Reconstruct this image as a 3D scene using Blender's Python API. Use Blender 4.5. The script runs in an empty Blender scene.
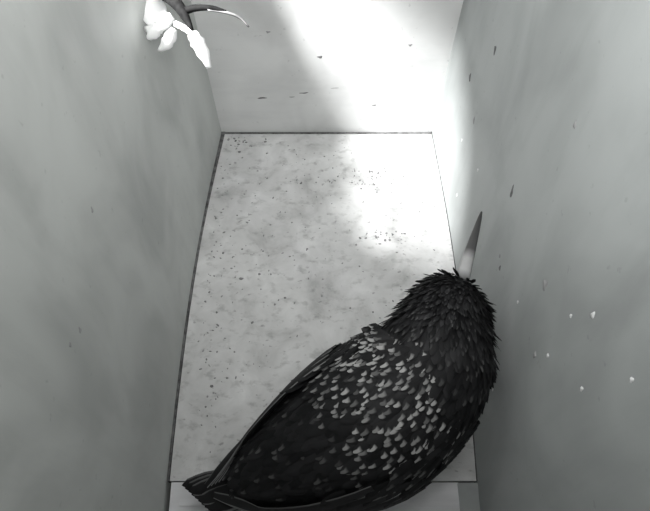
import bpy, bmesh, math, random
import numpy as np
from mathutils import Vector, Matrix, noise
random.seed(7)
SC = bpy.context.scene
COL = SC.collection

# ------------------------------------------------------------------ camera, world, lamps, exposure
H = 0.30                      # lens height above the box floor (metres)
FPX = 555.0                   # focal length in pixels of a 650 px wide frame
PITCH = math.radians(60.0)    # looking down from the lid into the box
cam = bpy.data.cameras.new('camera')
cam.sensor_fit = 'HORIZONTAL'; cam.sensor_width = 36.0
cam.lens = 36.0 * FPX / 650.0
cam.clip_start = 0.002; cam.clip_end = 50
cam_o = bpy.data.objects.new('camera', cam); COL.objects.link(cam_o)
cam_o.location = (0, 0, H); cam_o.rotation_euler = (math.radians(90) - PITCH, 0, 0)
SC.camera = cam_o

w = bpy.data.worlds.new('daylight'); SC.world = w; w.use_nodes = True
w.node_tree.nodes['Background'].inputs[0].default_value = (0.80, 0.86, 0.92, 1)
w.node_tree.nodes['Background'].inputs[1].default_value = 0.6

def lamp(name, kind, loc, target, power, size, **kw):
    l = bpy.data.lights.new(name, kind); l.energy = power
    o = bpy.data.objects.new(name, l); COL.objects.link(o)
    o.location = loc
    o.rotation_euler = (Vector(target) - Vector(loc)).to_track_quat('-Z', 'Y').to_euler()
    l.shadow_soft_size = size
    for k, v in kw.items(): setattr(l, k, v)
    return o
# daylight falling in through the entrance hole
lamp('entrance_daylight', 'SPOT', (-0.1605, 0.1900, 0.2904), (-0.079, 0.2140, 0.1833), 17.5, 0.0135,
     spot_size=math.radians(45), spot_blend=0.3)
# unseen fill up under the lid: the box camera's lamp, plus two added glows
lamp('box_camera_lamp', 'SPOT', (-0.010, 0.035, 0.322), (0.045, 0.250, 0.11), 1.22, 0.02,
     spot_size=math.radians(105), spot_blend=1.0)
lamp('fill_glow', 'POINT', (0.030, 0.040, 0.310), (0, 0.1, 0), 0.20, 0.03)
lamp('fill_glow', 'POINT', (-0.036, 0.165, 0.318), (0, 0.1, 0), 0.32, 0.03)

SC.view_settings.view_transform = 'Standard'; SC.view_settings.look = 'None'
SC.view_settings.gamma = 1.0; SC.view_settings.use_curve_mapping = False
SC.view_settings.exposure = 0.0

# ------------------------------------------------------------------ helpers
def at(px, py, z=None, x=None, y=None):
    """the point where the line of sight through a photo pixel meets a height, a side wall or the far wall"""
    u, v = (px - 325.0) / FPX, (255.5 - py) / FPX
    d = Vector((u, math.cos(PITCH) + v * math.sin(PITCH), -math.sin(PITCH) + v * math.cos(PITCH)))
    if z is not None: t = (z - H) / d.z
    elif x is not None: t = x / d.x
    else: t = y / d.y
    return Vector((0, 0, H)) + d * t

def tag(o, label=None, cat=None, group=None, kind=None):
    for k, v in (('label', label), ('category', cat), ('group', group), ('kind', kind)):
        if v: o[k] = v
    return o

def obj(name, bm, m, parent=None, smooth=True):
    me = bpy.data.meshes.new(name)
    if isinstance(bm, bmesh.types.BMesh):
        bm.normal_update(); bm.to_mesh(me); bm.free()
    else:
        me.from_pydata(bm[0], [], bm[1]); me.update()
    for x in (m if isinstance(m, (list, tuple)) else [m]): me.materials.append(x)
    for p in me.polygons: p.use_smooth = smooth
    o = bpy.data.objects.new(name, me); COL.objects.link(o)
    if parent is not None: o.parent = parent
    return o

def empty(name, loc):
    o = bpy.data.objects.new(name, None); COL.objects.link(o)
    o.location = loc; o.empty_display_size = 0.01
    return o

def local(bm, root):
    bmesh.ops.translate(bm, verts=bm.verts, vec=-Vector(root.location)); return bm

# ------------------------------------------------------------------ materials
class Mat:
    def __init__(s, name, rough=0.7, spec=0.3):
        s.m = bpy.data.materials.new(name); s.m.use_nodes = True
        s.t = s.m.node_tree; s.b = s.t.nodes['Principled BSDF']
        s.b.inputs['Roughness'].default_value = rough
        s.b.inputs['Specular IOR Level'].default_value = spec
        s.geo = s.n('ShaderNodeTexCoord').outputs['Object']
    def n(s, kind, **kw):
        x = s.t.nodes.new(kind)
        for k, v in kw.items(): setattr(x, k, v)
        return x
    def noise(s, scale, detail=4, rough=0.55, stretch=(1, 1, 1), dist=0.0):
        mp = s.n('ShaderNodeMapping'); mp.inputs['Scale'].default_value = stretch
        s.t.links.new(s.geo, mp.inputs[0])
        x = s.n('ShaderNodeTexNoise'); s.t.links.new(mp.outputs[0], x.inputs['Vector'])
        x.inputs['Scale'].default_value = scale; x.inputs['Detail'].default_value = detail
        x.inputs['Roughness'].default_value = rough; x.inputs['Distortion'].default_value = dist
        return x.outputs['Fac']
    def ramp(s, fac, stops):
        r = s.n('ShaderNodeValToRGB'); e = r.color_ramp.elements
        while len(e) < len(stops): e.new(0.5)
        for q, (p, c) in zip(e, stops):
            q.position = p
            q.color = (c, c, c, 1) if not isinstance(c, tuple) else (*c, 1)
        s.t.links.new(fac, r.inputs[0]); return r.outputs[0]
    def mix(s, a, b, fac, mode='MIX'):
        x = s.n('ShaderNodeMix', data_type='RGBA', blend_type=mode)
        for k, v in ((0, fac), (6, a), (7, b)):
            if isinstance(v, (int, float)): x.inputs[k].default_value = v
            elif isinstance(v, tuple): x.inputs[k].default_value = (*v, 1)
            else: s.t.links.new(v, x.inputs[k])
        return x.outputs[2]
    def color(s, c):
        if isinstance(c, tuple): s.b.inputs['Base Color'].default_value = (*c, 1)
        else: s.t.links.new(c, s.b.inputs['Base Color'])
        return s
    def bump(s, h, strength=0.3, dist=0.0006):
        x = s.n('ShaderNodeBump'); x.inputs['Strength'].default_value = strength
        x.inputs['Distance'].default_value = dist
        s.t.links.new(h, x.inputs['Height']); s.t.links.new(x.outputs[0], s.b.inputs['Normal'])
        return s

def board_mat(name, tone, vert=(1, 1, 0.25), seed=0.0):
    k = Mat(name, 0.62, 0.25)
    grain = k.noise(60, 5, 0.6, vert)
    blot = k.noise(22, 3, 0.5, (1, 1, 0.7), 0.6)
    base = k.ramp(blot, [(0.30, tuple(c * 0.80 for c in tone)), (0.55, tone), (0.75, tuple(min(1, c * 1.06) for c in tone))])
    c = k.mix(base, k.ramp(grain, [(0.25, 0.80), (0.5, 0.97), (0.8, 1.0)]), 0.55, 'MULTIPLY')
    specks = k.ramp(k.noise(260, 2, 0.5), [(0.0, 1.0), (0.70, 1.0), (0.76, 0.75)])
    c = k.mix(c, specks, 0.6, 'MULTIPLY')
    k.color(c).bump(grain, 0.25, 0.0004)
    return k.m

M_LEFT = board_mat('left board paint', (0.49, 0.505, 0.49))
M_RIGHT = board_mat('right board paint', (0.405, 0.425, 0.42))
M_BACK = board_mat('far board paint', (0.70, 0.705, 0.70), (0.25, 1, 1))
M_LID = board_mat('lid board', (0.50, 0.50, 0.49))

k = Mat('floor board', 0.75, 0.2)
blot = k.noise(38, 5, 0.62, (1, 1, 1), 0.5)
base = k.ramp(blot, [(0.30, (0.42, 0.42, 0.415)), (0.46, (0.57, 0.57, 0.565)), (0.56, (0.615, 0.615, 0.61)), (0.70, (0.71, 0.71, 0.705))])
fine = k.noise(150, 3, 0.6, (0.8, 1.2, 1))
c = k.mix(base, k.ramp(fine, [(0.30, 0.62), (0.45, 0.97), (0.8, 1.0)]), 0.75, 'MULTIPLY')
spk = k.ramp(k.noise(330, 2, 0.5, (0.7, 1, 1)), [(0.0, 1.0), (0.66, 1.0), (0.74, 0.45)])
c = k.mix(c, spk, 0.7, 'MULTIPLY')
k.color(c).bump(fine, 0.4, 0.0005); M_FLOOR = k.m

k = Mat('pale batten', 0.7, 0.2)
k.color(k.ramp(k.noise(90, 4, 0.6, (0.15, 1, 1)), [(0.3, (0.64, 0.64, 0.65)), (0.7, (0.80, 0.80, 0.82))])); M_BATTEN = k.m
k = Mat('dark stain', 0.8, 0.2); k.color(k.ramp(k.noise(400), [(0.3, 0.10), (0.7, 0.20)])); M_STAIN = k.m
k = Mat('joint shade', 0.9, 0.1); k.color(k.ramp(k.noise(220, 4, 0.6), [(0.3, 0.04), (0.7, 0.20)])); M_JOINT_SHADE = k.m
k = Mat('faint stain', 0.8, 0.2); k.color(k.ramp(k.noise(400), [(0.3, 0.26), (0.7, 0.36)])); M_FAINT = k.m
k = Mat('pale dropping', 0.6, 0.3); k.color(k.ramp(k.noise(500), [(0.3, 0.62), (0.7, 0.8)])); M_PALE = k.m
k = Mat('litter crumbs', 0.85, 0.1); k.color(k.ramp(k.noise(180), [(0.3, 0.12), (0.7, 0.34)])); M_CRUMB = k.m
k = Mat('white vane', 0.55, 0.3); k.color(k.ramp(k.noise(200, 4, 0.5, (1, 1, 0.3)), [(0.3, 0.90), (0.7, 0.95)])); M_WHITE = k.m
k = Mat('dark strand', 0.8, 0.05); k.color(k.ramp(k.noise(300), [(0.3, 0.004), (0.7, 0.012)])); M_STRAND = k.m
k = Mat('pale light edge', 0.7, 0.3); k.color(k.ramp(k.noise(300), [(0.3, 0.14), (0.7, 0.24)])); M_LIGHT_EDGE = k.m

# feathers: dark gloss with a pale tip; the tip's strength and the tone come from per-feather attributes
def feather_mat(name, dark, pale, shape):
    k = Mat(name, 0.6, 0.18)
    at_s = k.n('ShaderNodeAttribute', attribute_name='spot').outputs['Fac']
    at_t = k.n('ShaderNodeAttribute', attribute_name='tone').outputs['Fac']
    uv = k.n('ShaderNodeSeparateXYZ'); k.t.links.new(k.n('ShaderNodeAttribute', attribute_name='vane').outputs['Vector'], uv.inputs[0])
    along = k.ramp(uv.outputs['Y'], shape['along'])
    across = k.ramp(uv.outputs['X'], shape['across'])
    m1 = k.mix(along, across, 1.0, 'MULTIPLY')
    sv = k.n('ShaderNodeMath', operation='MULTIPLY'); k.t.links.new(m1, sv.inputs[0]); k.t.links.new(at_s, sv.inputs[1])
    barbs = k.noise(500, 2, 0.5)
    d = k.mix(tuple(c * 0.5 for c in dark), tuple(c * 1.7 for c in dark), barbs)
    tv = k.n('ShaderNodeMix', data_type='RGBA', blend_type='MIX')
    d2 = k.mix(d, tuple(min(1, c * 4 + 0.030) for c in dark), at_t)
    k.color(k.mix(d2, pale, sv.outputs[0]))
    return k.m
M_CONTOUR = feather_mat('spangled plumage', (0.0045, 0.0045, 0.005), (0.34, 0.34, 0.335),
    dict(along=[(0.70, 0.0), (0.82, 1.0)], across=[(0.0, 0.0), (0.22, 0.0), (0.34, 1.0), (0.66, 1.0), (0.78, 0.0)]))
M_FLIGHT = feather_mat('flight feather vane', (0.007, 0.007, 0.0075), (0.24, 0.24, 0.24),
    dict(along=[(0.0, 1.0), (1.0, 0.9)], across=[(0.0, 1.0), (0.10, 1.0), (0.16, 0.0), (0.86, 0.0), (0.94, 0.55)]))
k = Mat('dark down', 0.7, 0.2); k.color(k.ramp(k.noise(300), [(0.3, 0.008), (0.7, 0.022)])); M_DOWN = k.m
k = Mat('leg scales', 0.5, 0.4); k.color(k.ramp(k.noise(500), [(0.3, (0.10, 0.06, 0.05)), (0.7, (0.2, 0.13, 0.11))])); M_LEG = k.m
k = Mat('eye', 0.08, 0.6); k.color((0.006, 0.006, 0.006)); M_EYE = k.m
k = Mat('bill horn', 0.4, 0.4)
at_b = k.n('ShaderNodeAttribute', attribute_name='along').outputs['Fac']
k.color(k.ramp(at_b, [(0.0, 0.04), (0.14, 0.06), (0.26, 0.42), (0.40, 0.38), (0.52, 0.07), (1.0, 0.045)])); M_BILL = k.m

# ------------------------------------------------------------------ the setting: a small wooden nest box
X0, X1 = -0.0765, 0.0765          # inside faces at the corners
YB, YF = 0.2755, -0.05            # far and near inside faces
ZT, ZB = 0.345, -0.014
T = 0.007
def bow(y):                        # the side boards have warped outward a little
    s = (y - 0.03) / (YB - 0.03)
    return 0.0042 * math.sin(math.pi * min(1, max(0, s))) if 0 < s < 1 else 0.0

def bow_left(y):                   # the left board also stands a little askew
    return bow(y) + 0.003 - 0.0055 * min(1, max(0, (y - 0.04) / (YB - 0.04)))

def grid_board(sign, x):
    ny, nz = 34, 14
    bm = bmesh.new(); V = {}
    y0, y1 = YF - T, YB + T
    for side in (0, 1):
        for i in range(ny + 1):
            for j in range(nz + 1):
                y = y0 + (y1 - y0) * i / ny; z = ZB + (ZT - ZB) * j / nz
                V[side, i, j] = bm.verts.new((x + sign * ((bow_left(y) if sign < 0 else bow(y)) + side * T), y, z))
    for side in (0, 1):
        for i in range(ny):
            for j in range(nz):
                q = [V[side, i, j], V[side, i + 1, j], V[side, i + 1, j + 1], V[side, i, j + 1]]
                bm.faces.new(q)
    for i in range(ny):
        for j in (0, nz): bm.faces.new([V[0, i, j], V[0, i + 1, j], V[1, i + 1, j], V[1, i, j]])
    for j in range(nz):
        for i in (0, ny): bm.faces.new([V[0, i, j], V[0, i, j + 1], V[1, i, j + 1], V[1, i, j]])
    bmesh.ops.recalc_face_normals(bm, faces=bm.faces)
    return bm

def box_bm(a, b, bevel=0.0):
    bm = bmesh.new(); bmesh.ops.create_cube(bm, size=1)
    a, b = Vector(a), Vector(b)
    for v in bm.verts: v.co = Vector([(a[i] + b[i]) / 2 + v.co[i] * (b[i] - a[i]) for i in range(3)])
    if bevel: bmesh.ops.bevel(bm, geom=bm.edges, offset=bevel, segments=2, affect='EDGES')
    return bm

def struct(name, bm, m, smooth=False): return tag(obj(name, bm, m, smooth=smooth), kind='structure')

# left board with the round entrance hole cut through it
HOLE_Y, HOLE_Z, HOLE_R = 0.2150, 0.1845, 0.0285
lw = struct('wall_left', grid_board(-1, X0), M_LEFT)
cutm = bmesh.new()
bmesh.ops.create_cone(cutm, cap_ends=True, segments=40, radius1=HOLE_R + 0.0342, radius2=HOLE_R - 0.0042, depth=0.032,
                      matrix=Matrix.Translation((X0 - 0.015, HOLE_Y, HOLE_Z)) @ Matrix.Rotation(math.pi / 2, 4, 'Y'))
cut = obj('hole_cutter', cutm, M_LEFT)
bo = lw.modifiers.new('hole', 'BOOLEAN'); bo.operation = 'DIFFERENCE'; bo.object = cut; bo.solver = 'EXACT'
dg = bpy.context.evaluated_depsgraph_get(); dg.update()
me = bpy.data.meshes.new_from_object(lw.evaluated_get(dg))
lw.modifiers.clear(); lw.data = me
bpy.data.objects.remove(cut, do_unlink=True)

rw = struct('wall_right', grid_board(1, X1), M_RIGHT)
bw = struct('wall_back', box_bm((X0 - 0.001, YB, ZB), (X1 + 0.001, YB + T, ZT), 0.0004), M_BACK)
struct('wall_front', box_bm((X0 - 0.004, YF - T, ZB), (X1 + 0.001, YF, ZT), 0.0004), M_LID)
struct('ceiling', box_bm((X0 - 2 * T, YF - 2 * T, ZT), (X1 + 2 * T, YB + 2 * T, ZT + 0.01), 0.0008), M_LID)

# floor board: stops a hair short of the walls, so a dark joint runs round it
GAP = 0.0013
YS = at(172, 481, z=0).y          # the front edge of the floor board
def floor_board(y0, y1, z0, z1, gl, gr):
    bm = bmesh.new(); n = 24; V = []
    for i in range(n + 1):
        y = y0 + (y1 - y0) * i / n
        xl, xr = X0 - bow_left(y) + gl, X1 + bow(y) - gr
        V.append([bm.verts.new(p) for p in ((xl, y, z0), (xr, y, z0), (xr, y, z1), (xl, y, z1))])
    for i in range(n):
        for q in range(4):
            bm.faces.new([V[i][q], V[i][(q + 1) % 4], V[i + 1][(q + 1) % 4], V[i + 1][q]])
    bm.faces.new(V[0]); bm.faces.new(V[-1])
    bmesh.ops.recalc_face_normals(bm, faces=bm.faces)
    return bm
fl = struct('floor', floor_board(YS, YB - 0.0022, -0.008, 0.0, 0.0016, 0.0006), M_FLOOR)
obj('base_board', floor_board(YF, YB, -0.014, -0.009, 0.0, 0.0), M_STAIN, fl, smooth=False)
# dark strips in the joints round the floor board, standing in for gap shade
obj('joint_shade', box_bm((X0 - 0.001, YB - 0.0023, -0.006), (X1 + 0.004, YB + 0.0002, -0.0004)), M_JOINT_SHADE, fl, smooth=False)
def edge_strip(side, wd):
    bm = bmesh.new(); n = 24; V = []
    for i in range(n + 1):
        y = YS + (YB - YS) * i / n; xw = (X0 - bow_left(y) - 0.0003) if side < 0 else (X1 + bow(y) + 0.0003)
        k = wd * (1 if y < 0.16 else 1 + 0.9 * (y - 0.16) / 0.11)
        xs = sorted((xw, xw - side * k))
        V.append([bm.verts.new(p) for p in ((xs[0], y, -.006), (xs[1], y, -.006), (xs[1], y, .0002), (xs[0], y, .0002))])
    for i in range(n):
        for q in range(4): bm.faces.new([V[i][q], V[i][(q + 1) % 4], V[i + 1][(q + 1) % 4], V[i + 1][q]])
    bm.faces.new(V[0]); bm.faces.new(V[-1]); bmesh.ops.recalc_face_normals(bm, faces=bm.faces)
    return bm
obj('joint_shade', edge_strip(-1, 0.0015), M_JOINT_SHADE, fl, smooth=False)
obj('joint_shade', edge_strip(1, 0.0005), M_JOINT_SHADE, fl, smooth=False)
tr = struct('trim_1', floor_board(YF + 0.001, YS - 0.0006, -0.008, -0.0004, 0.0024, 0.0098), M_BATTEN)
for yy in (YS - 0.010, YS - 0.021, YS - 0.034):      # shallow ribs along the pale front batten
    obj('rib', box_bm((X0 + 0.004, yy - 0.0018, -0.0012), (X1 - 0.0105, yy + 0.0018, 0.0004), 0.0004), M_BATTEN, tr, smooth=False)

struct('trim_2', box_bm((0.0668, YF + 0.0005, -0.006), (X1 + 0.001, YS - 0.0008, 0.0004), 0.0004), M_RIGHT)

# marks on the boards: little crusts and stains with their own shape
def blob(parent, name, c, n, length_dir, a, b, m, thick=0.00035):
    n = Vector(n).normalized(); d = Vector(length_dir); d = (d - n * d.dot(n)).normalized(); e = n.cross(d)
    bm = bmesh.new(); N = 14; c = Vector(c)
    top = bm.verts.new(c + n * thick); r1 = []; r0 = []
    for i in range(N):
        t = 2 * math.pi * i / N; k = 1 + 0.22 * math.sin(3 * t + a * 9000) + random.uniform(-.12, .12)
        p = d * (a * k * math.cos(t)) + e * (b * k * math.sin(t))
        r1.append(bm.verts.new(c + p * 0.7 + n * thick * 0.8)); r0.append(bm.verts.new(c + p - n * 0.0002))
    for i in range(N):
        j = (i + 1) % N
        bm.faces.new([top, r1[i], r1[j]]); bm.faces.new([r1[i], r0[i], r0[j], r1[j]])
    bmesh.ops.recalc_face_normals(bm, faces=bm.faces)
    return obj(name, bm, m, parent)

def on_right(px, py):
    p = at(px, py, x=X1)
    for _ in range(6): p = at(px, py, x=X1 + bow(p.y))
    return p
def on_left(px, py):
    p = at(px, py, x=X0)
    for _ in range(6): p = at(px, py, x=X0 - bow_left(p.y))
    return p
mm = 0.001
for px, py, a, b, m in ((495, 50, 2.6, 1.5, M_STAIN), (470, 77, 2.4, 1.7, M_STAIN), (474, 120, 2.4, 1.2, M_FAINT),
                        (512, 192, 3.6, 1.2, M_STAIN), (500, 268, 1.6, 1.0, M_STAIN), (500, 256, 1.2, .8, M_FAINT),
                        (545, 285, 2.5, 2.0, M_FAINT), (575, 125, 1.6, 1.0, M_FAINT), (535, 355, 2.0, 1.2, M_FAINT)):
    p = on_right(px, py); blob(rw, 'stain', p, (-1, 0, 0), (0, .35, 1), a * mm, b * mm, m)
for px, py, r in ((518, 302, .9), (571, 316, .8), (593, 315, 1.3), (548, 356, 1.0), (493, 390, .9), (582, 389, .9), (632, 380, .9),
                  (478, 170, 1.0), (457, 195, 1.2), (462, 140, 1.0)):
    p = on_right(px, py); blob(rw, 'pale_crust', p, (-1, 0, 0), (0, .2, 1), r * 1.2 * mm, r * .8 * mm, M_PALE)
for px, py, a, b, m in ((128, 160, 5.5, 4.0, M_FAINT), (92, 210, 1.6, .9, M_FAINT), (80, 330, 1.6, 1.0, M_FAINT), (70, 345, 1.2, .8, M_FAINT),
                        (192, 470, 1.2, .8, M_FAINT)):
    p = on_left(px, py)
    if px != 128 and px != 192: blob(lw, 'stain', p, (1, 0, 0), (0, .3, 1), a * mm, b * mm, m, 0.00015)
for px, py, a, b, m in ((262, 98, 3.8, .8, M_STAIN), (292, 97, 2.2, .5, M_FAINT), (304, 93, 3.4, .6, M_STAIN), (335, 88, 3.2, .4, M_FAINT),
                        (320, 57, 2.0, 1.2, M_STAIN), (374, 105, 2.0, .8, M_FAINT), (410, 45, 1.4, 1.0, M_FAINT), (268, 32, 1.5, .9, M_FAINT)):
    p = at(px, py, y=YB); blob(bw, 'stain', p, (0, -1, 0), (1, 0, .08), a * mm, b * mm, m, 0.0002)

# ------------------------------------------------------------------ loose crumbs of litter on the floor (uncountable)
bm = bmesh.new()
def crumb(x, y, r):
    f = random.uniform(0.4, 0.9); rot = random.uniform(0, 6.28); n = 6
    base = []; top = []
    for i in range(n):
        t = 2 * math.pi * i / n; k = random.uniform(.7, 1.2)
        px, py = r * k * math.cos(t), r * f * k * math.sin(t)
        qx, qy = px * math.cos(rot) - py * math.sin(rot), px * math.sin(rot) + py * math.cos(rot)
        base.append(bm.verts.new((x + qx, y + qy, 0.0))); top.append(bm.verts.new((x + qx * .6, y + qy * .6, r * .35)))
    bm.faces.new(top)
    for i in range(n): bm.faces.new([base[i], base[(i + 1) % n], top[(i + 1) % n], top[i]])
def scatter(n, cx, cy, sx, sy, rmin, rmax):
    for _ in range(n):
        p = at(random.gauss(cx, sx), random.gauss(cy, sy), z=0)
        if X0 + .004 < p.x < X1 - .003 and YS + .004 < p.y < YB - .005:
            crumb(p.x, p.y, random.uniform(rmin, rmax))
for _ in range(230):
    crumb(random.uniform(X0 + .004, X1 - .004), random.uniform(YS + .005, YB - .005), random.uniform(.0003, .00085))
scatter(40, 375, 178, 14, 7, .0004, .0012); scatter(30, 390, 238, 14, 5, .0004, .0011)
scatter(40, 235, 140, 14, 6, .0005, .0013); scatter(36, 330, 181, 40, 2.5, .0004, .0010)
scatter(45, 212, 200, 7, 35, .0004, .0011); scatter(30, 200, 300, 8, 40, .0004, .0010); scatter(30, 245, 255, 25, 25, .0004, .0012)
scatter(25, 215, 370, 14, 40, .0004, .0013)
bmesh.ops.recalc_face_normals(bm, faces=bm.faces)
tag(obj('litter_crumbs', bm, M_CRUMB, smooth=False), 'tiny dark crumbs of litter scattered over the pale floor', 'litter', kind='stuff')

# ------------------------------------------------------------------ tubes
def spline(pts, n):
    P = [Vector(p) for p in pts]; P = [P[0] * 2 - P[1]] + P + [P[-1] * 2 - P[-2]]
    out = []
    for k in range(n + 1):
        s = k / n * (len(P) - 3); i = min(int(s), len(P) - 4); t = s - i
        a, b, c, d = P[i:i + 4]
        out.append(0.5 * ((2 * b) + (c - a) * t + (2 * a - 5 * b + 4 * c - d) * t * t + (3 * b - a - 3 * c + d) * t ** 3))
    return out
def tube(bm, path, radii, seg=8):
    rings = []; prev = None
    for i, p in enumerate(path):
        t = (path[min(i + 1, len(path) - 1)] - path[max(i - 1, 0)]).normalized()
        if prev is None: prev = t.orthogonal().normalized()
        u = (prev - t * prev.dot(t)).normalized(); prev = u; v = t.cross(u)
        rings.append([bm.verts.new(p + (u * math.cos(2 * math.pi * k / seg) + v * math.sin(2 * math.pi * k / seg)) * radii[i]) for k in range(seg)])
    for a, b in zip(rings, rings[1:]):
        for k in range(seg): bm.faces.new([a[k], a[(k + 1) % seg], b[(k + 1) % seg], b[k]])
    bm.faces.new(rings[0][::-1]); bm.faces.new(rings[-1])

# ------------------------------------------------------------------ the white tuft caught at the entrance hole
def fwd(px, py, t): 
    u, v = (px - 325.0) / FPX, (255.5 - py) / FPX
    return Vector((0, 0, H)) + Vector((u, math.cos(PITCH) + v * math.sin(PITCH), -math.sin(PITCH) + v * math.cos(PITCH))) * t
rim = Vector((X0 - bow_left(HOLE_Y) - 0.002, HOLE_Y - 0.004, HOLE_Z - HOLE_R - 0.0002))
tuft = empty('feather_tuft', rim)
tag(tuft, 'ragged tuft of white feathers on a dark strand hanging from the entrance hole', 'feather')
bm = bmesh.new()
p = spline([rim, fwd(140, -14, 0.252), fwd(166, -4, 0.235), fwd(180, 8, 0.228), fwd(192, 30, 0.226)], 22)
tube(bm, p, [0.0008 + 0.0018 * math.sin(math.pi * min(1, i / 22) ** 1.4) for i in range(23)], 8)
obj('strand', local(bm, tuft), M_STRAND, tuft)
bm = bmesh.new()
p = spline([fwd(181, 12, 0.228), fwd(196, 8, 0.226), fwd(212, 8, 0.225), fwd(226, 12, 0.226)], 12)
tube(bm, p, [0.0017 - 0.0010 * i / 12 for i in range(13)], 8)
obj('strand', local(bm, tuft), M_STRAND, tuft)
bm = bmesh.new()
p = spline([fwd(208, 9, 0.225), fwd(228, 13, 0.226), fwd(240, 18, 0.228), fwd(249, 27, 0.230)], 12)
tube(bm, p, [0.0007 - 0.0003 * i / 12 for i in range(13)], 6)
obj('light_edge', local(bm, tuft), M_LIGHT_EDGE, tuft)  # thin pale tube imitating the edge of light on the far wall
def vane(pts, ws, t, name='feather', cup=0.0012):
    """a small cupped white vane with a ridge; pts along its middle in the picture, ws half widths"""
    path = spline([fwd(x, y, q) for (x, y), q in zip(pts, t)], 10)
    bm = bmesh.new(); rows = []
    tocam = None
    for i, q in enumerate(path):
        tg = (path[min(i + 1, 10)] - path[max(i - 1, 0)]).normalized()
        nrm = (Vector((0.35, -0.55, 0.75)) - tg * tg.dot(Vector((0.35, -0.55, 0.75)))).normalized()
        sd = tg.cross(nrm); f = i / 10 * (len(ws) - 1); a = int(min(f, len(ws) - 2)); wd = ws[a] + (ws[a + 1] - ws[a]) * (f - a)
        wd = wd / FPX * t[0] * (1 + 0.10 * math.sin(i * 2.3 + wd))
        rows.append([bm.verts.new(q + sd * wd * s + nrm * cup * (1 - s * s) * h + nrm * (0.0005 * h - 0.00025))
                     for h, ss in ((1, (-1, -.5, 0, .5, 1)), (-.2, (1, .5, 0, -.5, -1))) for s in ss])
    for a, b in zip(rows, rows[1:]):
        for k in range(10): bm.faces.new([a[k], a[(k + 1) % 10], b[(k + 1) % 10], b[k]])
    bm.faces.new(rows[0][::-1]); bm.faces.new(rows[-1])
    bmesh.ops.recalc_face_normals(bm, faces=bm.faces)
    obj(name, local(bm, tuft), M_WHITE, tuft)
vane([(150, -8), (153, 8), (157, 18), (166, 27)], [7, 13, 12, 7], [0.246, 0.244, 0.242, 0.238])
vane([(172, 16), (166, 22), (156, 28), (146, 29)], [4, 6, 6, 3], [0.234, 0.236, 0.239, 0.242])
vane([(158, 27), (153, 33), (149, 38)], [6, 6.5, 3], [0.238, 0.240, 0.242])
vane([(174, 29), (171, 36), (166, 44), (160, 50)], [3, 6, 6, 2.5], [0.232, 0.234, 0.236, 0.239])
vane([(192, 33), (198, 43), (204, 55), (209, 68)], [5, 7.5, 6, 2.5], [0.226, 0.227, 0.229, 0.231])
vane([(176, 24), (184, 28), (192, 34)], [3, 3, 2.5], [0.230, 0.228, 0.226])

# ------------------------------------------------------------------ the starling
# spine stations: (pixel x, pixel y, height, half width)
ST = [(240, 485, .026, .0085), (262, 474, .030, .0150), (318, 448, .041, .0255), (372, 418, .052, .0315), (410, 388, .060, .0298), (431, 362, .066, .0258),
      (440, 338, .071, .0220), (448, 314, .0735, .0176), (455, 298, .0735, .0136), (461, 288, .073, .0085)]
NS = 90
pts = spline([at(a, b, z=z) for a, b, z, r in ST], NS)
rad = [v.x for v in spline([(r, 0, 0) for *_, r in ST], NS)]
UP = Vector((0, 0, 1))
FR = []
for i, p in enumerate(pts):
    t = (pts[min(i + 1, NS)] - pts[max(i - 1, 0)]).normalized()
    n = (UP - t * UP.dot(t)).normalized(); b = t.cross(n)          # b points to the bird's right
    FR.append((p, t, n, b, rad[i]))
def skin(s, th, off=0.0):
    """a point on the bird: s in 0..1 tail to head, th = angle from the bird's right over the back"""
    f = s * NS; i = min(int(f), NS - 1); q = f - i
    L = lambda a, b: a + (b - a) * q
    p, t, n, b, r = [L(FR[i][k], FR[i + 1][k]) for k in range(5)]
    hgt = r * (0.90 if math.sin(th) > 0 else 0.86)
    nr = (b * math.cos(th) / 1.0 + n * math.sin(th) / 0.9).normalized()
    return p + b * (math.cos(th) * r) + n * (math.sin(th) * hgt) + nr * off, t.normalized(), nr

root = empty('starling', (at(385, 420, z=0).x, at(385, 420, z=0).y, 0))
tag(root, 'dark starling with pale spangled back crouching on the floor by the right wall', 'bird')
# one continuous body with legs and toes, fused by a voxel remesh
bm = bmesh.new(); rings = []
for i in range(NS + 1):
    rings.append([bm.verts.new(skin(i / NS, 2 * math.pi * k / 28)[0]) for k in range(28)])
for a, b in zip(rings, rings[1:]):
    for k in range(28): bm.faces.new([a[k], a[(k + 1) % 28], b[(k + 1) % 28], b[k]])
bm.faces.new(rings[0][::-1]); bm.faces.new(rings[-1])
LEGS = []
for side, s0 in ((1, 0.37), (-1, 0.40)):
    hip, t, _ = skin(s0, -math.pi / 2 + side * 0.75, -0.008)
    axis = Vector((t.x, t.y, 0)).normalized(); rt = Vector((axis.y, -axis.x, 0))
    ankle = Vector((hip.x, hip.y, 0.020)) - axis * 0.006
    foot = Vector((hip.x, hip.y, 0.0024)) + axis * 0.008
    leg_p = spline([hip, (hip + ankle) / 2 + axis * .002, ankle, foot], 12)
    tube(bm, leg_p, [0.0065, .006, .0055, .0048, .004, .0034, .0026, .0022, .0020, .0018, .0018, .0018, .0019], 10)
    for ang, ln in ((-0.45, .019), (0.0, .023), (0.45, .018), (math.pi, .015)):
        d = axis * math.cos(ang) + rt * math.sin(ang)
        toe = [foot, foot + d * ln * .4 + UP * 0.0012, foot + d * ln * .8 - UP * .0002, foot + d * ln - UP * 0.0010]
        tube(bm, spline(toe, 8), [.0018, .0017, .0016, .0015, .0015, .0014, .0013, .0011, .0008], 8)
    LEGS.append((hip, foot))
bmesh.ops.recalc_face_normals(bm, faces=bm.faces)
body = obj('body', local(bm, root), [M_DOWN, M_LEG], root)
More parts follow.
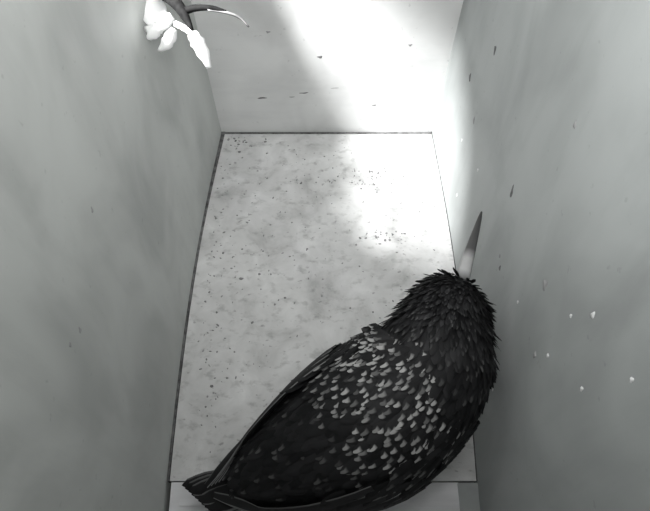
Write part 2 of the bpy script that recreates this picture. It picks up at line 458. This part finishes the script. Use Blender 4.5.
rm = body.modifiers.new('fuse', 'REMESH'); rm.mode = 'VOXEL'; rm.voxel_size = 0.0008; rm.use_smooth_shade = True
dg = bpy.context.evaluated_depsgraph_get(); dg.update()
me = bpy.data.meshes.new_from_object(body.evaluated_get(dg))
body.modifiers.clear(); body.data = me
if len(me.materials) < 2:
    me.materials.clear(); me.materials.append(M_DOWN); me.materials.append(M_LEG)
for p in me.polygons:
    p.use_smooth = True
    p.material_index = 1 if p.center.z < 0.0205 and any((Vector((p.center.x, p.center.y)) + Vector(root.location).xy - f.xy).length < .03 for _, f in LEGS) else 0

# feathers ------------------------------------------------------------------
class Plume:
    def __init__(s): s.v = []; s.f = []; s.vane = []; s.spot = []; s.tone = []
    def feather(s, base, d, nrm, length, width, spot, tone, lift=0.25, curl=0.0, nl=4, tipw=0.45, rootw=0.5):
        d = d.normalized(); nrm = (nrm - d * nrm.dot(d)).normalized(); sd = d.cross(nrm)
        o = len(s.v)
        for i in range(nl + 1):
            u = i / nl
            wd = width * 0.5 * (rootw + (1 - rootw) * min(1, u * 3)) * (1 if u < .72 else 1 - (1 - tipw) * ((u - .72) / .28) ** 1.5)
            c = base + d * (length * u) + nrm * (lift * length * u * 0.5 - curl * length * u * u)
            for q, a in ((-1, 0.0), (0, 0.5), (1, 1.0)):
                s.v.append(c + sd * wd * q + nrm * (0.12 * width * (1 - abs(q))) + (d * (0.07 * length) if (q == 0 and i == nl) else Vector()))
                s.vane.append((a, u, 0)); s.spot.append(spot); s.tone.append(tone)
        for i in range(nl):
            for q in (0, 1):
                a = o + i * 3 + q; s.f.append((a, a + 1, a + 4, a + 3))
    def ribbon(s, path, nrm, width, spot, tone):
        o = len(s.v); n = len(path) - 1
        for i, (p, nr) in enumerate(zip(path, nrm)):
            u = i / n; d = (path[min(i + 1, n)] - path[max(i - 1, 0)]).normalized(); sd = d.cross(nr).normalized()
            wd = width * .5 * min(1, .5 + u * 2) * (1 if u < .75 else 1 - .6 * ((u - .75) / .25) ** 1.6)
            for q, a in ((-1, 0.0), (0, 0.5), (1, 1.0)):
                s.v.append(p + sd * wd * q + nr * (0.10 * width * (1 - abs(q))))
                s.vane.append((a, u, 0)); s.spot.append(spot); s.tone.append(tone)
        for i in range(n):
            for q in (0, 1):
                a = o + i * 3 + q; s.f.append((a, a + 1, a + 4, a + 3))
    def build(s, name, m, parent, kind=None, off=None):
        c = Vector(parent.location) if parent.parent is None else Vector(root.location)
        o = obj(name, ([v - c for v in s.v], s.f), m, parent)
        me = o.data
        a = me.attributes.new('vane', 'FLOAT_VECTOR', 'POINT'); a.data.foreach_set('vector', [x for v in s.vane for x in v])
        a = me.attributes.new('spot', 'FLOAT', 'POINT'); a.data.foreach_set('value', s.spot)
        a = me.attributes.new('tone', 'FLOAT', 'POINT'); a.data.foreach_set('value', s.tone)
        if kind: o['kind'] = kind
        return o

rng = random.Random(11)
# contour feathers over body, neck and head, row by row from tail to crown
pl = Plume(); s = 0.06
while s < 0.985:
    f = min(int(s * NS), NS - 1); r = rad[f]
    head = min(1, max(0, (s - 0.60) / 0.12))
    ln = 0.0088 * (1 - head) + 0.0052 * head; wd = 0.0044 * (1 - head) + 0.0017 * head
    n = max(6, int(2 * math.pi * r / (wd * (0.62 if head < .5 else 0.80))))
    ph = rng.random() * 6.28
    for k in range(n):
        th = 2 * math.pi * (k + rng.uniform(-.25, .25)) / n + ph
        p, t, nr = skin(s + rng.uniform(-.006, .006), th, 0.0002)
        back = math.sin(th)
        sp = 0.0
        if 0.30 < s < 0.66 - 0.13 * max(0.0, math.cos(th) + 0.3) and back > -0.35 and rng.random() < 0.78:
            sp = rng.choice((.3, .6, .9, 1.1)) * min(1, (s - .28) / .08)
        elif 0.60 <= s and rng.random() < .35: sp = rng.uniform(.03, .12)
        elif rng.random() < .25: sp = rng.uniform(.05, .2)
        tone = rng.uniform(0, .25) + (rng.uniform(0.1, .55) * head if rng.random() < .6 else 0)
        q2 = skin(max(0.0, s - 0.04), th, 0.0002)[0]; side = t.cross(nr)
        t = (p - q2).normalized() if (p - q2).length > 1e-5 else t
        pl.feather(p, -t + side * rng.uniform(-.28, .28), nr, ln * rng.uniform(.8, 1.2), wd * rng.uniform(.85, 1.15), sp, tone,
                   lift=rng.uniform(.18, .34) + head * (.15 + 1.1 * rng.random() ** 2), nl=4, tipw=0.5 - .25 * head)
    s += (0.0031 * (1 - head) + 0.0019 * head) / 0.150
pl.build('plumage', M_CONTOUR, root, kind='stuff')

# wings: coverts as one mesh, the long flight feathers each a sub-part
def wing(side):
    cov = Plume()
    a0 = 0.0 if side > 0 else math.pi
    for row, (th0, s0, s1) in enumerate(((0.15, .30, .50), (0.38, .28, .50), (0.62, .26, .48), (-.08, .32, .50))):
        for k in range(15):
            q = k / 14; s = s1 + (s0 - s1) * q
            th = a0 + side * (th0 + 0.10 * rng.uniform(-1, 1))
            p, t, nr = skin(s, th, 0.0022)
            cov.feather(p, -t + UP * rng.uniform(-.05, .05), nr, .0110, .0050, (rng.uniform(.3, 1.0) if side < 0 else rng.uniform(.05, .5)) * (q < .6) if row < 3 else .06, rng.uniform(0, .3), lift=.07, nl=5)
    wg = cov.build('wing', M_CONTOUR, root)
    # flight feathers lie along the flank from the wrist and close over the rump at the wing tip
    for k in range(8):
        q = k / 7; path = []; nrm = []; s0 = (0.37 if side > 0 else 0.40) - 0.07 * q
        tip = (at(236 - 22 * q, 505 - 10 * q, z=.027) if side > 0 else at(232 - 26 * q, 474 + 12 * q, z=.030))
        for i in range(9):
            u = i / 8; th = a0 + side * ((-0.30 + 0.95 * q) * (1 - u) + (0.05 + 0.45 * q) * u)
            p, t, nr = skin(s0 + (0.10 - s0) * u, th, 0.0030 + 0.0016 * math.sin(math.pi * u) + 0.0005 * q)
            path.append(p); nrm.append(nr)
        last = path[-1]
        for u in (0.35, 0.7, 1.0): path.append(last.lerp(tip, u)); nrm.append(nrm[8].lerp(UP, u * .6).normalized())
        fl = Plume()
        fl.ribbon(path, nrm, 0.0072, 0.8, rng.uniform(.05, .30))
        fl.build('flight_feather', M_FLIGHT, wg)
wing(1); wing(-1)
# tail: ten straight feathers
for k in range(10):
    q = k / 9
    base = at(262 + 8 * q, 472 + 16 * q, z=.028 - 0.003 * abs(q - .5))
    end = at(188 + 28 * q, 484 + 27 * q, z=.019 + .001 * (k % 3))
    tf = Plume(); d = end - base
    tf.feather(base, d, (UP + Vector((0, -.25, 0))).normalized(), d.length, .0085, 0.8, rng.uniform(0, .2), lift=.03 + .012 * (k % 2), nl=8, tipw=.55)
    tf.build('tail_feather', M_FLIGHT, root)

# eyes
for sgn in (1, -1):
    th = 0.05 if sgn > 0 else math.pi - 0.05
    p, t, nr = skin(0.90, th, -0.0020)
    bm = bmesh.new(); bmesh.ops.create_uvsphere(bm, u_segments=16, v_segments=10, radius=0.0030, matrix=Matrix.Translation(p))
    obj('eye', local(bm, root), M_EYE, root)
# bill: two tapering mandibles, slightly apart, the tip near the right wall
hb = pts[NS] - FR[NS][1] * 0.004
tipw = at(481, 213, x=X1 - 0.0012)
ax = (tipw - hb); Lb = ax.length; ax.normalize()
bup = (UP - ax * UP.dot(ax)).normalized(); bsd = ax.cross(bup)
def mandible(name, up, gap, frac):
    bm = bmesh.new(); N = 14; seg = 10; rings = []; al = []
    for i in range(N + 1):
        u = i / N; c = hb + ax * (Lb * frac * u) + bup * (up * (0.0012 + gap * u) - 0.0016 * u * u * (up > 0) * 0.8)
        wdt = 0.0034 * (1 - u) ** 0.75 + 0.00045; hgt = 0.0023 * (1 - u) ** 0.8 + 0.0004
        rings.append([bm.verts.new(c + bsd * wdt * math.cos(2 * math.pi * k / seg) + bup * hgt * math.sin(2 * math.pi * k / seg)) for k in range(seg)])
        al += [u * frac] * seg
    for a, b in zip(rings, rings[1:]):
        for k in range(seg): bm.faces.new([a[k], a[(k + 1) % seg], b[(k + 1) % seg], b[k]])
    bm.faces.new(rings[0][::-1]); bm.faces.new(rings[-1])
    bmesh.ops.recalc_face_normals(bm, faces=bm.faces)
    o = obj(name, local(bm, root), M_BILL, root)
    a = o.data.attributes.new('along', 'FLOAT', 'POINT'); a.data.foreach_set('value', al)
    return o
mandible('upper_bill', 1, 0.0012, 1.0)
mandible('lower_bill', -1, 0.0010, 0.93)
